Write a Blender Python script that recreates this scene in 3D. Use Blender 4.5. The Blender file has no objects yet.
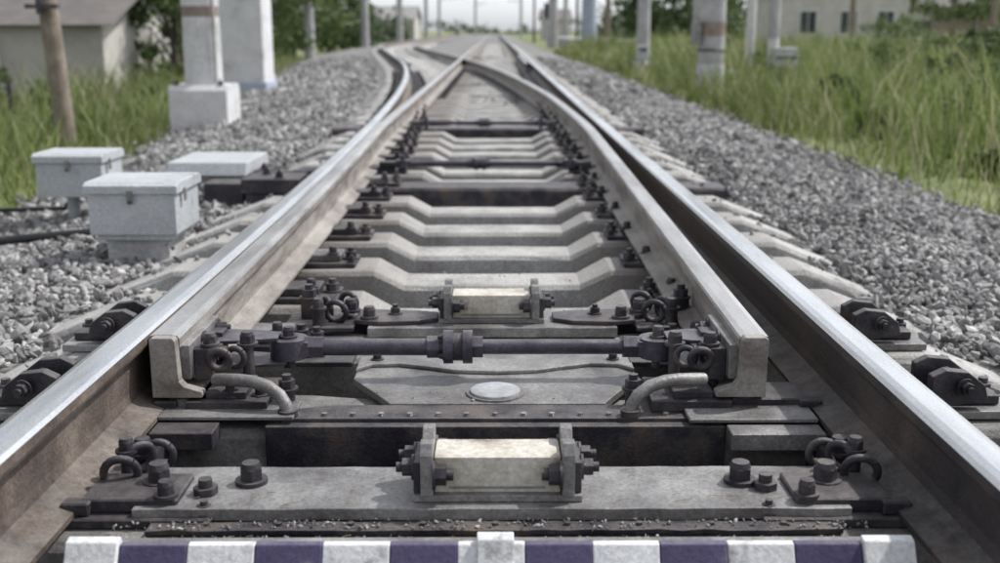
import bpy, math, random
import numpy as np
from mathutils import Vector
random.seed(7); rng=np.random.default_rng(11)
S=bpy.context.scene
S.view_settings.view_transform='Standard'; S.view_settings.look='None'; S.view_settings.exposure=0

# ------------------------------------------------------------ materials
def newmat(name):
    m=bpy.data.materials.new(name); m.use_nodes=True
    nt=m.node_tree; b=nt.nodes['Principled BSDF']
    return m,nt,b
def mat(name,cols,scale=6,rough=.7,metal=0.0,bump=.2,bscale=60,fine=None,rvar=.15,detail=8,dust=0,dcol=(.30,.28,.255),stain=0,streak=None):
    m,nt,b=newmat(name); N=nt.nodes; L=nt.links
    tc=N.new('ShaderNodeTexCoord')
    n1=N.new('ShaderNodeTexNoise'); n1.inputs['Scale'].default_value=scale; n1.inputs['Detail'].default_value=detail; n1.inputs['Roughness'].default_value=.65
    if streak:
        mp=N.new('ShaderNodeMapping'); mp.inputs['Scale'].default_value=streak; L.new(tc.outputs['Object'],mp.inputs['Vector']); L.new(mp.outputs[0],n1.inputs['Vector'])
    else: L.new(tc.outputs['Object'],n1.inputs['Vector'])
    r=N.new('ShaderNodeValToRGB'); cr=r.color_ramp
    while len(cr.elements)<len(cols): cr.elements.new(.5)
    for e,(p,c) in zip(cr.elements,cols): e.position=p; e.color=(*c,1)
    L.new(n1.outputs['Fac'],r.inputs['Fac'])
    n2=N.new('ShaderNodeTexNoise'); n2.inputs['Scale'].default_value=bscale; n2.inputs['Detail'].default_value=6; n2.inputs['Roughness'].default_value=.7
    L.new(tc.outputs['Object'],n2.inputs['Vector'])
    mx=N.new('ShaderNodeMix'); mx.data_type='RGBA'; mx.blend_type='MULTIPLY'
    r2=N.new('ShaderNodeMapRange'); r2.inputs['From Min'].default_value=.3; r2.inputs['From Max'].default_value=.7
    r2.inputs['To Min'].default_value=.62 if fine is None else fine; r2.inputs['To Max'].default_value=1.2
    L.new(n2.outputs['Fac'],r2.inputs['Value'])
    mx.inputs[0].default_value=1
    L.new(r.outputs['Color'],mx.inputs[6]); L.new(r2.outputs['Result'],mx.inputs[7])
    col=mx.outputs[2]
    if stain:
        sp=N.new('ShaderNodeSeparateXYZ'); L.new(tc.outputs['Object'],sp.inputs[0])
        ab=N.new('ShaderNodeMath'); ab.operation='ABSOLUTE'; L.new(sp.outputs['X'],ab.inputs[0])
        sb=N.new('ShaderNodeMath'); sb.operation='SUBTRACT'; L.new(ab.outputs[0],sb.inputs[0]); sb.inputs[1].default_value=.72
        a2=N.new('ShaderNodeMath'); a2.operation='ABSOLUTE'; L.new(sb.outputs[0],a2.inputs[0])
        mr=N.new('ShaderNodeMapRange'); mr.inputs['From Min'].default_value=.20; mr.inputs['From Max'].default_value=.5; mr.inputs['To Min'].default_value=stain; mr.inputs['To Max'].default_value=0
        L.new(a2.outputs[0],mr.inputs['Value'])
        n5=N.new('ShaderNodeTexNoise'); n5.inputs['Scale'].default_value=5; n5.inputs['Detail'].default_value=8; L.new(tc.outputs['Object'],n5.inputs['Vector'])
        m5=N.new('ShaderNodeMapRange'); m5.inputs['From Min'].default_value=.35; m5.inputs['From Max'].default_value=.6; m5.inputs['To Min'].default_value=.25; L.new(n5.outputs['Fac'],m5.inputs['Value'])
        mu5=N.new('ShaderNodeMath'); mu5.operation='MULTIPLY'; L.new(mr.outputs[0],mu5.inputs[0]); L.new(m5.outputs[0],mu5.inputs[1])
        ms=N.new('ShaderNodeMix'); ms.data_type='RGBA'; L.new(mu5.outputs[0],ms.inputs[0]); L.new(col,ms.inputs[6]); ms.inputs[7].default_value=(.11,.085,.07,1)
        col=ms.outputs[2]
    if dust:
        g=N.new('ShaderNodeNewGeometry'); sx=N.new('ShaderNodeSeparateXYZ'); L.new(g.outputs['Normal'],sx.inputs[0])
        mr=N.new('ShaderNodeMapRange'); mr.inputs['From Min'].default_value=.5; mr.inputs['From Max'].default_value=1; mr.inputs['To Max'].default_value=dust
        L.new(sx.outputs['Z'],mr.inputs['Value'])
        n3=N.new('ShaderNodeTexNoise'); n3.inputs['Scale'].default_value=14; n3.inputs['Detail'].default_value=9; n3.inputs['Roughness'].default_value=.75
        L.new(tc.outputs['Object'],n3.inputs['Vector'])
        mr2=N.new('ShaderNodeMapRange'); mr2.inputs['From Min'].default_value=.38; mr2.inputs['From Max'].default_value=.62; L.new(n3.outputs['Fac'],mr2.inputs['Value'])
        mu=N.new('ShaderNodeMath'); mu.operation='MULTIPLY'; L.new(mr.outputs['Result'],mu.inputs[0]); L.new(mr2.outputs['Result'],mu.inputs[1])
        md=N.new('ShaderNodeMix'); md.data_type='RGBA'; L.new(mu.outputs[0],md.inputs[0]); L.new(col,md.inputs[6]); md.inputs[7].default_value=(*dcol,1)
        col=md.outputs[2]
    L.new(col,b.inputs['Base Color'])
    rr=N.new('ShaderNodeMapRange'); rr.inputs['To Min'].default_value=max(.05,rough-rvar); rr.inputs['To Max'].default_value=min(1,rough+rvar)
    L.new(n1.outputs['Fac'],rr.inputs['Value']); L.new(rr.outputs['Result'],b.inputs['Roughness'])
    b.inputs['Metallic'].default_value=metal
    bp=N.new('ShaderNodeBump'); bp.inputs['Strength'].default_value=bump; bp.inputs['Distance'].default_value=.01
    L.new(n2.outputs['Fac'],bp.inputs['Height']); L.new(bp.outputs['Normal'],b.inputs['Normal'])
    return m
def island(name,cols,rough=.8,transl=0,noise=None,bump=0):
    m,nt,b=newmat(name); N=nt.nodes; L=nt.links
    g=N.new('ShaderNodeNewGeometry')
    r=N.new('ShaderNodeValToRGB'); cr=r.color_ramp
    while len(cr.elements)<len(cols): cr.elements.new(.5)
    for e,(p,c) in zip(cr.elements,cols): e.position=p; e.color=(*c,1)
    L.new(g.outputs['Random Per Island'],r.inputs['Fac'])
    col=r.outputs['Color']
    tc=N.new('ShaderNodeTexCoord'); n=N.new('ShaderNodeTexNoise'); n.inputs['Scale'].default_value=noise or 1.0; n.inputs['Detail'].default_value=4
    L.new(tc.outputs['Object'],n.inputs['Vector'])
    mr=N.new('ShaderNodeMapRange'); mr.inputs['From Min'].default_value=.3; mr.inputs['From Max'].default_value=.7; mr.inputs['To Min'].default_value=.65; mr.inputs['To Max'].default_value=1.25
    L.new(n.outputs['Fac'],mr.inputs['Value'])
    mx=N.new('ShaderNodeMix'); mx.data_type='RGBA'; mx.blend_type='MULTIPLY'; mx.inputs[0].default_value=1
    L.new(col,mx.inputs[6]); L.new(mr.outputs['Result'],mx.inputs[7])
    L.new(mx.outputs[2],b.inputs['Base Color'])
    b.inputs['Roughness'].default_value=rough
    if bump:
        n4=N.new('ShaderNodeTexNoise'); n4.inputs['Scale'].default_value=90; n4.inputs['Detail'].default_value=4; L.new(tc.outputs['Object'],n4.inputs['Vector'])
        bp=N.new('ShaderNodeBump'); bp.inputs['Strength'].default_value=bump; bp.inputs['Distance'].default_value=.01; L.new(n4.outputs['Fac'],bp.inputs['Height']); L.new(bp.outputs['Normal'],b.inputs['Normal'])
    if transl:
        t=N.new('ShaderNodeBsdfTranslucent'); L.new(mx.outputs[2],t.inputs['Color'])
        ms=N.new('ShaderNodeMixShader'); ms.inputs[0].default_value=transl
        L.new(b.outputs[0],ms.inputs[1]); L.new(t.outputs[0],ms.inputs[2]); L.new(ms.outputs[0],N['Material Output'].inputs['Surface'])
    return m
M={}
M['conc']=mat('concrete',[(.28,(.19,.18,.17)),(.40,(.34,.33,.315)),(.58,(.47,.46,.44)),(.72,(.40,.385,.365)),(.82,(.25,.235,.22))],5,.88,0,.55,110,fine=.5,stain=.75)
M['conc_dirty']=mat('oily_concrete',[(.3,(.07,.064,.062)),(.5,(.17,.162,.155)),(.7,(.27,.255,.24))],7,.75,0,.5,90)
M['steel']=mat('dark_steel',[(.3,(.018,.016,.021)),(.48,(.042,.037,.046)),(.58,(.085,.074,.074)),(.7,(.13,.095,.075)),(.8,(.06,.05,.05))],9,.48,.3,.35,140,dust=.5,dcol=(.19,.17,.155))
M['plate']=mat('worn_plate',[(.28,(.09,.083,.083)),(.42,(.175,.165,.16)),(.54,(.26,.25,.243)),(.66,(.35,.34,.33)),(.8,(.17,.135,.11))],6,.45,.35,.3,120,fine=.6)
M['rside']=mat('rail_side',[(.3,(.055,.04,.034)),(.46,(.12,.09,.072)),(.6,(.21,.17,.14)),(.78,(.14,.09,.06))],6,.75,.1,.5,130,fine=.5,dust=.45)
M['rsidedark']=mat('shaded_rail_side',[(.3,(.02,.017,.02)),(.5,(.05,.039,.037)),(.75,(.12,.085,.068))],5,.6,.2,.4,130,dust=.4)  # darker rail side: shade on the right rail painted into the colour
M['rtop']=mat('polished_rail',[(.3,(.42,.415,.42)),(.5,(.6,.595,.59)),(.7,(.72,.715,.71))],10,.26,1,.04,200,fine=.88,rvar=.1,streak=(1,.12,1))
M['rtop2']=mat('worn_blade_top',[(.3,(.24,.22,.2)),(.5,(.42,.405,.39)),(.7,(.54,.53,.51))],12,.36,.8,.08,160,fine=.8,streak=(1,.2,1))
M['blade']=mat('blade_side',[(.28,(.10,.08,.066)),(.42,(.19,.165,.145)),(.56,(.29,.265,.24)),(.68,(.36,.335,.305)),(.8,(.2,.135,.095))],9,.62,.2,.3,100,fine=.68,dust=.35,streak=(1,.35,1.6))
M['rod']=mat('painted_rod',[(.3,(.035,.032,.045)),(.5,(.075,.068,.09)),(.75,(.14,.12,.13))],10,.4,.35,.25,150,dust=.4)
M['cream']=mat('insulator_block',[(.3,(.2,.16,.115)),(.43,(.45,.41,.34)),(.6,(.57,.54,.48)),(.8,(.3,.235,.16))],13,.6,0,.2,80,fine=.65)
M['white']=mat('white_paint',[(.30,(.24,.23,.23)),(.41,(.62,.62,.62)),(.7,(.76,.76,.76))],9,.6,0,.25,90,fine=.7)
M['navy']=mat('navy_paint',[(.28,(.2,.19,.22)),(.38,(.07,.056,.125)),(.7,(.05,.039,.10))],9,.6,0,.25,90,dust=.3)
M['boxp']=mat('grey_box_paint',[(.28,(.19,.17,.15)),(.38,(.36,.375,.385)),(.7,(.45,.46,.475))],5,.55,0,.12,60,fine=.75)
M['black']=mat('pit_shade_black',[(.3,(.008,.008,.012)),(.7,(.022,.02,.024))],6,.9,0,.4,60)  # oily dark pit lining, with the pit's shade painted into the black
M['rubber']=mat('black_rubber',[(.3,(.012,.012,.014)),(.7,(.03,.03,.03))],6,.6,0,.2,60)
M['disc']=mat('bright_disc',[(.3,(.42,.42,.42)),(.7,(.7,.7,.69))],22,.3,.7,.08,60,fine=.85)
M['wood']=mat('weathered_wood',[(.3,(.13,.105,.08)),(.5,(.22,.18,.14)),(.7,(.3,.26,.21))],6,.85,0,.4,60)
M['bark']=mat('bark',[(.3,(.06,.05,.04)),(.7,(.14,.12,.1))],6,.9,0,.5,40)
M['polew']=mat('whitewash',[(.3,(.36,.35,.34)),(.45,(.54,.53,.53)),(.7,(.66,.65,.65))],3,.8,0,.2,40,fine=.75)
M['poleg']=mat('pole_concrete',[(.3,(.27,.26,.26)),(.5,(.4,.39,.39)),(.7,(.5,.49,.485))],3,.85,0,.3,40)
M['poleb']=mat('pale_blue_paint',[(.3,(.3,.34,.41)),(.7,(.46,.5,.58))],3,.8,0,.2,40)
M['brown']=mat('rust_band',[(.3,(.2,.15,.13)),(.7,(.33,.26,.22))],6,.85,0,.3,40)
M['wall']=mat('plaster_wall',[(.3,(.34,.32,.29)),(.5,(.46,.44,.40)),(.7,(.53,.51,.48))],1.5,.9,0,.2,30)
M['wallw']=mat('cream_plaster',[(.3,(.44,.42,.38)),(.7,(.6,.58,.54))],1.5,.9,0,.2,30)
M['roof']=mat('roof_sheet',[(.3,(.10,.09,.085)),(.7,(.18,.16,.145))],2,.75,0,.3,30)
M['roofg']=mat('grey_roof',[(.3,(.2,.19,.18)),(.7,(.3,.29,.28))],2,.75,0,.3,30)
M['glass']=mat('window_glass',[(.3,(.02,.025,.03)),(.7,(.04,.045,.05))],2,.15,0,.02,10)
M['grassg']=mat('grass_ground',[(.3,(.09,.115,.035)),(.5,(.15,.175,.06)),(.7,(.24,.225,.12))],1.2,.95,0,.5,30)
M['stone']=island('ballast_stone',[(0,(.09,.086,.085)),(.25,(.18,.173,.17)),(.6,(.275,.266,.26)),(.85,(.36,.35,.34)),(1,(.47,.46,.445))],.9,0,.9,.5)
M['stoned']=island('oily_ballast_stone',[(0,(.03,.028,.028)),(.5,(.065,.06,.058)),(.9,(.11,.105,.1)),(1,(.18,.17,.16))],.8,0,.9,.5)
M['blades']=island('grass_blade',[(0,(.09,.13,.032)),(.35,(.15,.20,.055)),(.68,(.22,.26,.09)),(.86,(.33,.32,.17)),(1,(.46,.42,.29))],.7,.4,.45)
M['straw']=island('dry_straw',[(0,(.2,.16,.1)),(1,(.42,.36,.25))],.8,0,.5)
M['leaf']=island('leaf',[(0,(.035,.06,.02)),(.5,(.065,.10,.032)),(1,(.12,.165,.055))],.6,.35,1.2)
M['leafl']=island('leaf_light',[(0,(.055,.09,.028)),(.5,(.105,.155,.045)),(1,(.17,.215,.08))],.6,.35,1.2)
M['leafd']=island('leaf_far_hazed',[(0,(.05,.075,.045)),(.5,(.08,.11,.06)),(1,(.13,.165,.085))],.8,.25,.2)  # paler leaf colours, distance haze painted in
def gravelbase(name,a,c):
    m,nt,b=newmat(name); N=nt.nodes; L=nt.links
    tc=N.new('ShaderNodeTexCoord'); v=N.new('ShaderNodeTexVoronoi'); v.inputs['Scale'].default_value=26
    L.new(tc.outputs['Object'],v.inputs['Vector'])
    r=N.new('ShaderNodeValToRGB'); cr=r.color_ramp
    cr.elements[0].color=(*a,1); cr.elements[1].color=(*c,1)
    sp=N.new('ShaderNodeSeparateColor'); L.new(v.outputs['Color'],sp.inputs[0]); L.new(sp.outputs[0],r.inputs['Fac'])
    L.new(r.outputs['Color'],b.inputs['Base Color']); b.inputs['Roughness'].default_value=.9
    bp=N.new('ShaderNodeBump'); bp.inputs['Strength'].default_value=1; bp.inputs['Distance'].default_value=.03; bp.invert=True
    L.new(v.outputs['Distance'],bp.inputs['Height']); L.new(bp.outputs['Normal'],b.inputs['Normal'])
    return m
M['bed']=gravelbase('ballast_bed',(.08,.077,.075),(.32,.31,.30))
M['bedd']=gravelbase('oily_ballast_bed',(.02,.02,.02),(.09,.085,.08))

# ------------------------------------------------------------ mesh builder
class MB:
    def __init__(s): s.v=[];s.f=[];s.m=[];s.s=[];s.mn=[]
    def mi(s,k):
        if k not in s.mn: s.mn.append(k)
        return s.mn.index(k)
    def add(s,vs,fs,k,sm=False):
        o=len(s.v); s.v+= [tuple(p) for p in vs]; i=s.mi(k)
        for f in fs: s.f.append([a+o for a in f]); s.m.append(i); s.s.append(sm)
    def box(s,x0,x1,y0,y1,z0,z1,k,jit=0):
        vs=[(x0,y0,z0),(x1,y0,z0),(x1,y1,z0),(x0,y1,z0),(x0,y0,z1),(x1,y0,z1),(x1,y1,z1),(x0,y1,z1)]
        s.add(vs,[(0,3,2,1),(4,5,6,7),(0,1,5,4),(1,2,6,5),(2,3,7,6),(3,0,4,7)],k)
    def prism(s,poly,z0,z1,k):
        n=len(poly)
        vs=[(x,y,z0) for x,y in poly]+[(x,y,z1) for x,y in poly]
        s.add(vs,[list(range(n))[::-1],list(range(n,2*n))]+[(i,(i+1)%n,n+(i+1)%n,n+i) for i in range(n)],k)
    def prismy(s,poly,y0,y1,k):
        n=len(poly)
        vs=[(x,y0,z) for x,z in poly]+[(x,y1,z) for x,z in poly]
        s.add(vs,[list(range(n)),list(range(n,2*n))[::-1]]+[(n+i,n+(i+1)%n,(i+1)%n,i) for i in range(n)],k)
    def prismx(s,poly,x0,x1,k):
        n=len(poly)
        vs=[(x0,y,z) for y,z in poly]+[(x1,y,z) for y,z in poly]
        s.add(vs,[list(range(n))[::-1],list(range(n,2*n))]+[(i,(i+1)%n,n+(i+1)%n,n+i) for i in range(n)],k)
    def cyl(s,p0,p1,r,k,n=12,r2=None,sm=True,rot=0):
        p0=Vector(p0);p1=Vector(p1);d=(p1-p0).normalized()
        a=d.orthogonal().normalized() if abs(d.z)<.9 else Vector((1,0,0)); b=d.cross(a).normalized(); a=b.cross(d)
        r2=r if r2 is None else r2
        ring=lambda p,r:[p+(a*math.cos(t)+b*math.sin(t))*r for t in [rot+2*math.pi*i/n for i in range(n)]]
        vs=ring(p0,r)+ring(p1,r2)
        s.add(vs,[(i,(i+1)%n,n+(i+1)%n,n+i) for i in range(n)],k,sm)
        s.add(vs,[list(range(n))[::-1],list(range(n,2*n))],k)
    def tube(s,pts,r,k,n=8):
        pts=[Vector(p) for p in pts]; vs=[];N=len(pts)
        rr=r if isinstance(r,(list,tuple)) else [r]*N
        a=None
        for i,p in enumerate(pts):
            d=(pts[min(i+1,N-1)]-pts[max(i-1,0)]).normalized()
            if a is None: a=d.orthogonal().normalized()
            a=(a-d*a.dot(d)).normalized(); b=d.cross(a)
            vs+=[p+(a*math.cos(2*math.pi*j/n)+b*math.sin(2*math.pi*j/n))*rr[i] for j in range(n)]
        fs=[(i*n+j,i*n+(j+1)%n,(i+1)*n+(j+1)%n,(i+1)*n+j) for i in range(N-1) for j in range(n)]
        s.add(vs,fs,k,True); s.add(vs,[list(range(n))[::-1],list(range((N-1)*n,N*n))],k)
    def ring(s,c,R,r,ax,k,a0=0,a1=360,n=20):
        c=Vector(c); ax=Vector(ax).normalized(); u=ax.orthogonal().normalized(); w=ax.cross(u)
        s.tube([c+(u*math.cos(math.radians(t))+w*math.sin(math.radians(t)))*R for t in np.linspace(a0,a1,n)],r,k)
    def bolt(s,p,sz=.022,k='steel',ax=(0,0,1),shank=True):
        p=Vector(p);ax=Vector(ax); rot=random.uniform(0,1)
        s.cyl(p,p+ax*sz*.25,sz*1.35,k,16)
        s.cyl(p+ax*sz*.25,p+ax*sz*1.25,sz,k,6,sm=False,rot=rot)
        if shank: s.cyl(p+ax*sz*1.25,p+ax*sz*1.9,sz*.55,k,10)
    def bighead(s,p,sz=.024,k='steel'):
        p=Vector(p);ax=Vector((0,0,1))
        s.cyl(p,p+ax*sz*.35,sz*1.3,k,18)
        s.cyl(p+ax*sz*.35,p+ax*sz*1.3,sz*.95,k,6,sm=False,rot=random.uniform(0,1))
        s.cyl(p+ax*sz*1.3,p+ax*sz*1.75,sz*.85,k,14,r2=sz*.7)
    def obj(s,name,bevel=0,seg=2):
        me=bpy.data.meshes.new(name); me.from_pydata(s.v,[],s.f); 
        for k in s.mn: me.materials.append(M[k])
        me.polygons.foreach_set('material_index',s.m); me.polygons.foreach_set('use_smooth',s.s); me.update()
        o=bpy.data.objects.new(name,me); S.collection.objects.link(o)
        if bevel:
            b=o.modifiers.new('b','BEVEL'); b.width=bevel; b.segments=seg; b.limit_method='ANGLE'; b.angle_limit=math.radians(38)
        return o
def npmesh(name,V,F,mats,mi=None,smooth=False):
    me=bpy.data.meshes.new(name); me.vertices.add(len(V)); me.vertices.foreach_set('co',V.astype(np.float32).ravel())
    k=F.shape[1]; me.loops.add(F.size); me.loops.foreach_set('vertex_index',F.astype(np.int32).ravel())
    me.polygons.add(len(F)); me.polygons.foreach_set('loop_start',np.arange(0,F.size,k,dtype=np.int32))
    for q in mats: me.materials.append(M[q])
    if mi is not None: me.polygons.foreach_set('material_index',mi.astype(np.int32))
    me.polygons.foreach_set('use_smooth',np.full(len(F),smooth))
    me.update(calc_edges=True); me.validate()
    o=bpy.data.objects.new(name,me); S.collection.objects.link(o); return o

# ------------------------------------------------------------ track geometry
TIP=2.36; XL=-.81; XR=.78
def off(y):
    s=y-TIP
    if s<=0: return 0
    if s<25: return s*s/400
    if s<40.5: return 1.5625+.125*(s-25)
    if s<65.5: u=s-40.5; return 3.5+.125*u-u*u/400
    return 5.0625
half=[(.075,0),(.075,.010),(.030,.024),(.014,.034),(.009,.055),(.009,.12),(.014,.135),(.034,.142),(.037,.150),(.0365,.168),(.031,.176),(.018,.180)]
prof=half+[(-x,z) for x,z in half[::-1]]
NP=len(prof)
def rail(name,xf,ys,side,top,tipfn=None,dz=0):
    mb=MB(); rings=[]
    for y in ys:
        pr=tipfn(y) if tipfn else [(x,z+.02) for x,z in prof]
        xc=xf(y); sl=(xf(y+.05)-xf(y-.05))/.1
        rings.append([(xc+px,y-px*sl,pz+dz) for px,pz in pr])
    vs=[p for r in rings for p in r]; n=NP
    fs_s=[];fs_t=[]
    for i in range(len(ys)-1):
        for j in range(n):
            f=(i*n+j,(i+1)*n+j,(i+1)*n+(j+1)%n,i*n+(j+1)%n)
            (fs_t if 9<=j<=13 else fs_s).append(f)
    mb.add(vs,fs_s,side,False)
    i=mb.mi(top)
    for f in fs_t: mb.f.append(list(f)); mb.m.append(i); mb.s.append(False)
    mb.f.append(list(range(n))); mb.m.append(mb.mi(side)); mb.s.append(False)
    return mb.obj(name)
Y1=list(np.arange(-3,60,.5))+list(np.arange(60,260,10))
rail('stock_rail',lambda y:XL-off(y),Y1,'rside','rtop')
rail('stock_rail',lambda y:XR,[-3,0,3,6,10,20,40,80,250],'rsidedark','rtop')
def lerp(a,b,t): return a+(b-a)*t
def bladeprof(sgn):
    def fn(y):
        t=min(1,max(0,(y-TIP-.5)/4.0)); out=[]
        for i,(x,z) in enumerate(prof):
            inside=(x*sgn<0)
            ax=abs(x); s=1 if x>0 else -1
            if i in (0,1,NP-1,NP-2): tx=.07 if inside else .03
            elif ax<.02 and z<.14: tx=.014
            elif z>.13: tx=min(ax,.034) if ax>.02 else (.018 if z>.17 else .022)
            else: tx=.03
            tz=.048+z*.142/.18
            out.append((lerp(s*tx,x,t),lerp(tz,z+.02,t)))
        return out
    return fn
YB=[TIP+.0,TIP+.3,TIP+.7]+list(np.arange(3.5,45,.5))
def xlb(y): return max(XL,XL-off(y)+.073)
rail('switch_blade',lambda y:xlb(y),YB+[60,100,250],'blade','rtop2',bladeprof(-1))
def xrb(y):
    s=y-TIP; op=.13*max(0,1-s/9)
    return XR-max(off(y),.0)-op-(max(0,.072-off(y)) if off(y)<.072 else 0)
rail('switch_blade',xrb,YB+list(np.arange(45,70,1))+[100,250],'blade','rtop2',bladeprof(1),dz=-.003)
rail('check_rail',lambda y:XR-.12,[23,24,27,30,31],'rsidedark','rtop2',dz=-.004)
rail('check_rail',lambda y:XL-off(y)+.12,list(np.arange(23,31,.5)),'rsidedark','rtop2',dz=-.004)

# ------------------------------------------------------------ sleepers
def sleeper(mb,y,st,k='conc',rot=0,zb=-.24):
    rings=[]
    st2=[]
    for a,b in zip(st[:-1],st[1:]):
        m=max(1,int(abs(b[0]-a[0])/.12))
        for q in range(m): st2.append(tuple(lerp(a[c],b[c],q/m) for c in range(3)))
    st2.append(st[-1])
    for x,z,h in st2:
        z+=random.uniform(-.0015,.0015)
        yy=y+rot*x; e=[random.uniform(-.003,.003) for _ in range(4)]
        rings.append([(x,yy-h-.035,zb),(x,yy-h-.014+e[0],z-.018),(x,yy-h+e[1],z),(x,yy+h+e[2],z),(x,yy+h+.014+e[3],z-.018),(x,yy+h+.035,zb)])
    n=6; vs=[p for r in rings for p in r]
    fs=[(i*n+j,(i+1)*n+j,(i+1)*n+(j+1)%n,i*n+(j+1)%n) for i in range(len(st2)-1) for j in range(n)]
    fs=[f[::-1] for f in fs]
    fs+=[list(range(n)),[ (len(st2)-1)*n+j for j in range(n)][::-1]]
    mb.add(vs,fs,k)
mb=MB(); ties=[]
y=1.86-.54*4
while y<75:
    o_=off(y)
    d=o_ if o_<2.7 else 0
    e=random.uniform(-.03,.03)
    L0=-1.43-d+e; R0=1.40+e; h=.118
    kk='conc'
    if abs(y-6.18)<.1 or abs(y-9.96)<.1: kk='steel'
    if d<.45:
        dp=-.058 if y>3.2 else -.002
        st=[(L0,-.105,.085),(L0+.05,-.085,.10),(L0+.27,0,h),(-.44,0,h),(-.33,dp,.10),(.31,dp,.10),(.42,0,h),(R0-.27,0,h),(R0-.05,-.085,.10),(R0,-.105,.085)]
    else:
        st=[(L0,-.105,.085),(L0+.05,-.085,.10),(L0+.27,0,h),(-.30-d,0,h),(-.2-d*.8,-.04,.1),(.1,-.04,.1),(.3,0,h),(R0-.27,0,h),(R0-.05,-.085,.10),(R0,-.105,.085)]
    if y>1.7: ties.append((y,L0,R0,kk))
    if kk=='steel' : st=[(L0+.1,.0,.12),(R0-.1,.0,.12)]
    if abs(y-1.86)<.1 or abs(y-2.40)<.1: kk='conc_dirty'
    if abs(y-2.40)<.1: st=[(a,b-.004,c) for a,b,c in st]
    sleeper(mb,y,st,kk,rot=random.uniform(-.008,.008))
    if off(y)>=2.7:
        c=-.015-off(y)
        sleeper(mb,y+.1,[(c-1.37,-.08,.09),(c-1.15,0,h),(c-.4,0,h),(c-.28,-.05,.09),(c+.28,-.05,.09),(c+.4,0,h),(c+1.15,0,h),(c+1.37,-.08,.09)],'conc')
        ties.append((y+.1,c-1.37,c+1.37,'conc'))
    y+=.54
mb.obj('concrete_sleepers',.006,2)

# ------------------------------------------------------------ fastenings
mb=MB()
def chair(y,side,far):
    xs=XL-off(y) if side<0 else XR
    inn=-side
    j=random.uniform(-.01,.01)
    def X(a): return xs+inn*a
    def bx(a,b,y0,y1,z0,z1,k):
        x0,x1=sorted((X(a),X(b))); mb.box(x0,x1,y0,y1,z0,z1,k)
    bx(-.24+j,.31+j,y-.085,y+.085,.001,.02,'steel')
    if far: 
        mb.bolt((X(.28),y,.02),.02); mb.bolt((X(-.2),y,.02),.02); return
    bx(.079,.25,y-.06,y+.06,.02,.046,'plate' if random.random()<.35 else 'steel')
    mb.bolt((X(.285+j),y+random.uniform(-.03,.03),.02),.023)
    mb.bighead((X(.225+j),y-.045,.046),.017)
    if random.random()<.8: mb.bolt((X(.295+j),y-.06,.02),.013)
    poly=[(X(-.03),.055),(X(-.042),.155),(X(-.09),.12),(X(-.2),.045),(X(-.2),.02),(X(-.079),.02)]
    if side>0: poly=poly[::-1]
    mb.prismy(poly,y-.03,y+.03,'steel')
    mb.bolt((X(-.17),y+.06,.02),.02); mb.bolt((X(-.17),y-.06,.02),.02)
    mb.box(*sorted((X(.05),X(.1))),y-.075,y-.045,.02,.045,'steel'); 
for k in range(40):
    yy=1.86+.54*k
    chair(yy,-1,yy>14); chair(yy,1,yy>14)
    if yy>9:
        x=xlb(yy); 
        if off(yy)>.35: mb.box(x-.17,x+.19,yy-.08,yy+.08,.001,.02,'steel'); mb.bolt((x+.15,yy,.02),.02)
        x=xrb(yy); 
        if off(yy)>.35: mb.box(x-.18,x+.17,yy-.078,yy+.078,.003,.022,'steel'); mb.bolt((x-.14,yy,.02),.02)
mb.obj('rail_fastenings',.003,1)

# ------------------------------------------------------------ foreground steelwork
mb=MB()
W0=-.665; n=11; w=(1.335-.13)/n
A=(1.55,-.13); B=(1.646,.036)
def slab(x0,x1,k,o=0,ext=0):
    mb.prismx([(A[0]-o,A[1]+o*.5),(A[0]+.03,A[1]),(B[0]+.02,B[1]-.006+o*.3),(B[0]+.012,B[1]+o+ext),(B[0]-o,B[1]+o*.5+ext)][::-1],x0,x1,k)
slab(-.695,-.61,'white',.006,.004)
for i in range(n): slab(-.609+i*w,-.609+(i+1)*w-.0006,'navy' if i%2==0 else 'white')
slab(.597,.68,'white',.006,.004)
slab(-.03,.03,'white',.009,.008)
mb.box(-.66,.65,1.668,1.69,.0,.028,'plate')
mb.obj('striped_guard_board',.0025,2)

def bracket(name,cx,y,z,s=1):
    mb=MB()
    mb.box(cx-.15*s,cx+.15*s,y-.065,y+.065,z,z+.012,'plate')
    mb.box(cx-.112*s,cx+.112*s,y-.05,y+.04,z+.012,z+.078,'cream')
    mb.box(cx-.085,cx+.085,y-.053,y-.0505,z+.02,z+.024,'plate')
    for sx in (-1,1):
        x=cx+sx*.125*s
        poly=[(y-.07,z+.0125),(y+.06,z+.0125),(y+.06,z+.085),(y+.045,z+.107),(y+.02,z+.107),(y+.005,z+.09),(y-.02,z+.09),(y-.035,z+.107),(y-.058,z+.107),(y-.07,z+.088)]
        mb.prismx(poly,x-.011,x+.011,'plate')
        mb.prismx([(y-.055,z+.0125),(y+.05,z+.0125),(y+.05,z+.07),(y-.055,z+.07)],x+sx*.012,x+sx*.024,'steel')
        mb.bolt((x+sx*.024,y-.03,z+.052),.017,ax=(sx,0,0)); mb.bolt((x+sx*.024,y+.03,z+.052),.017,ax=(sx,0,0))
        mb.bolt((x-sx*.011,y-.062,z+.05),.019,ax=(-sx,0,0))
        mb.bolt((x-sx*.011,y+.045,z+.06),.017,ax=(-sx,0,0))
    mb.obj(name,.0025,2)
bracket('insulated_joint_bracket',.004,1.875,.036)
bracket('insulated_joint_bracket',-.01,3.10,.034)

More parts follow.
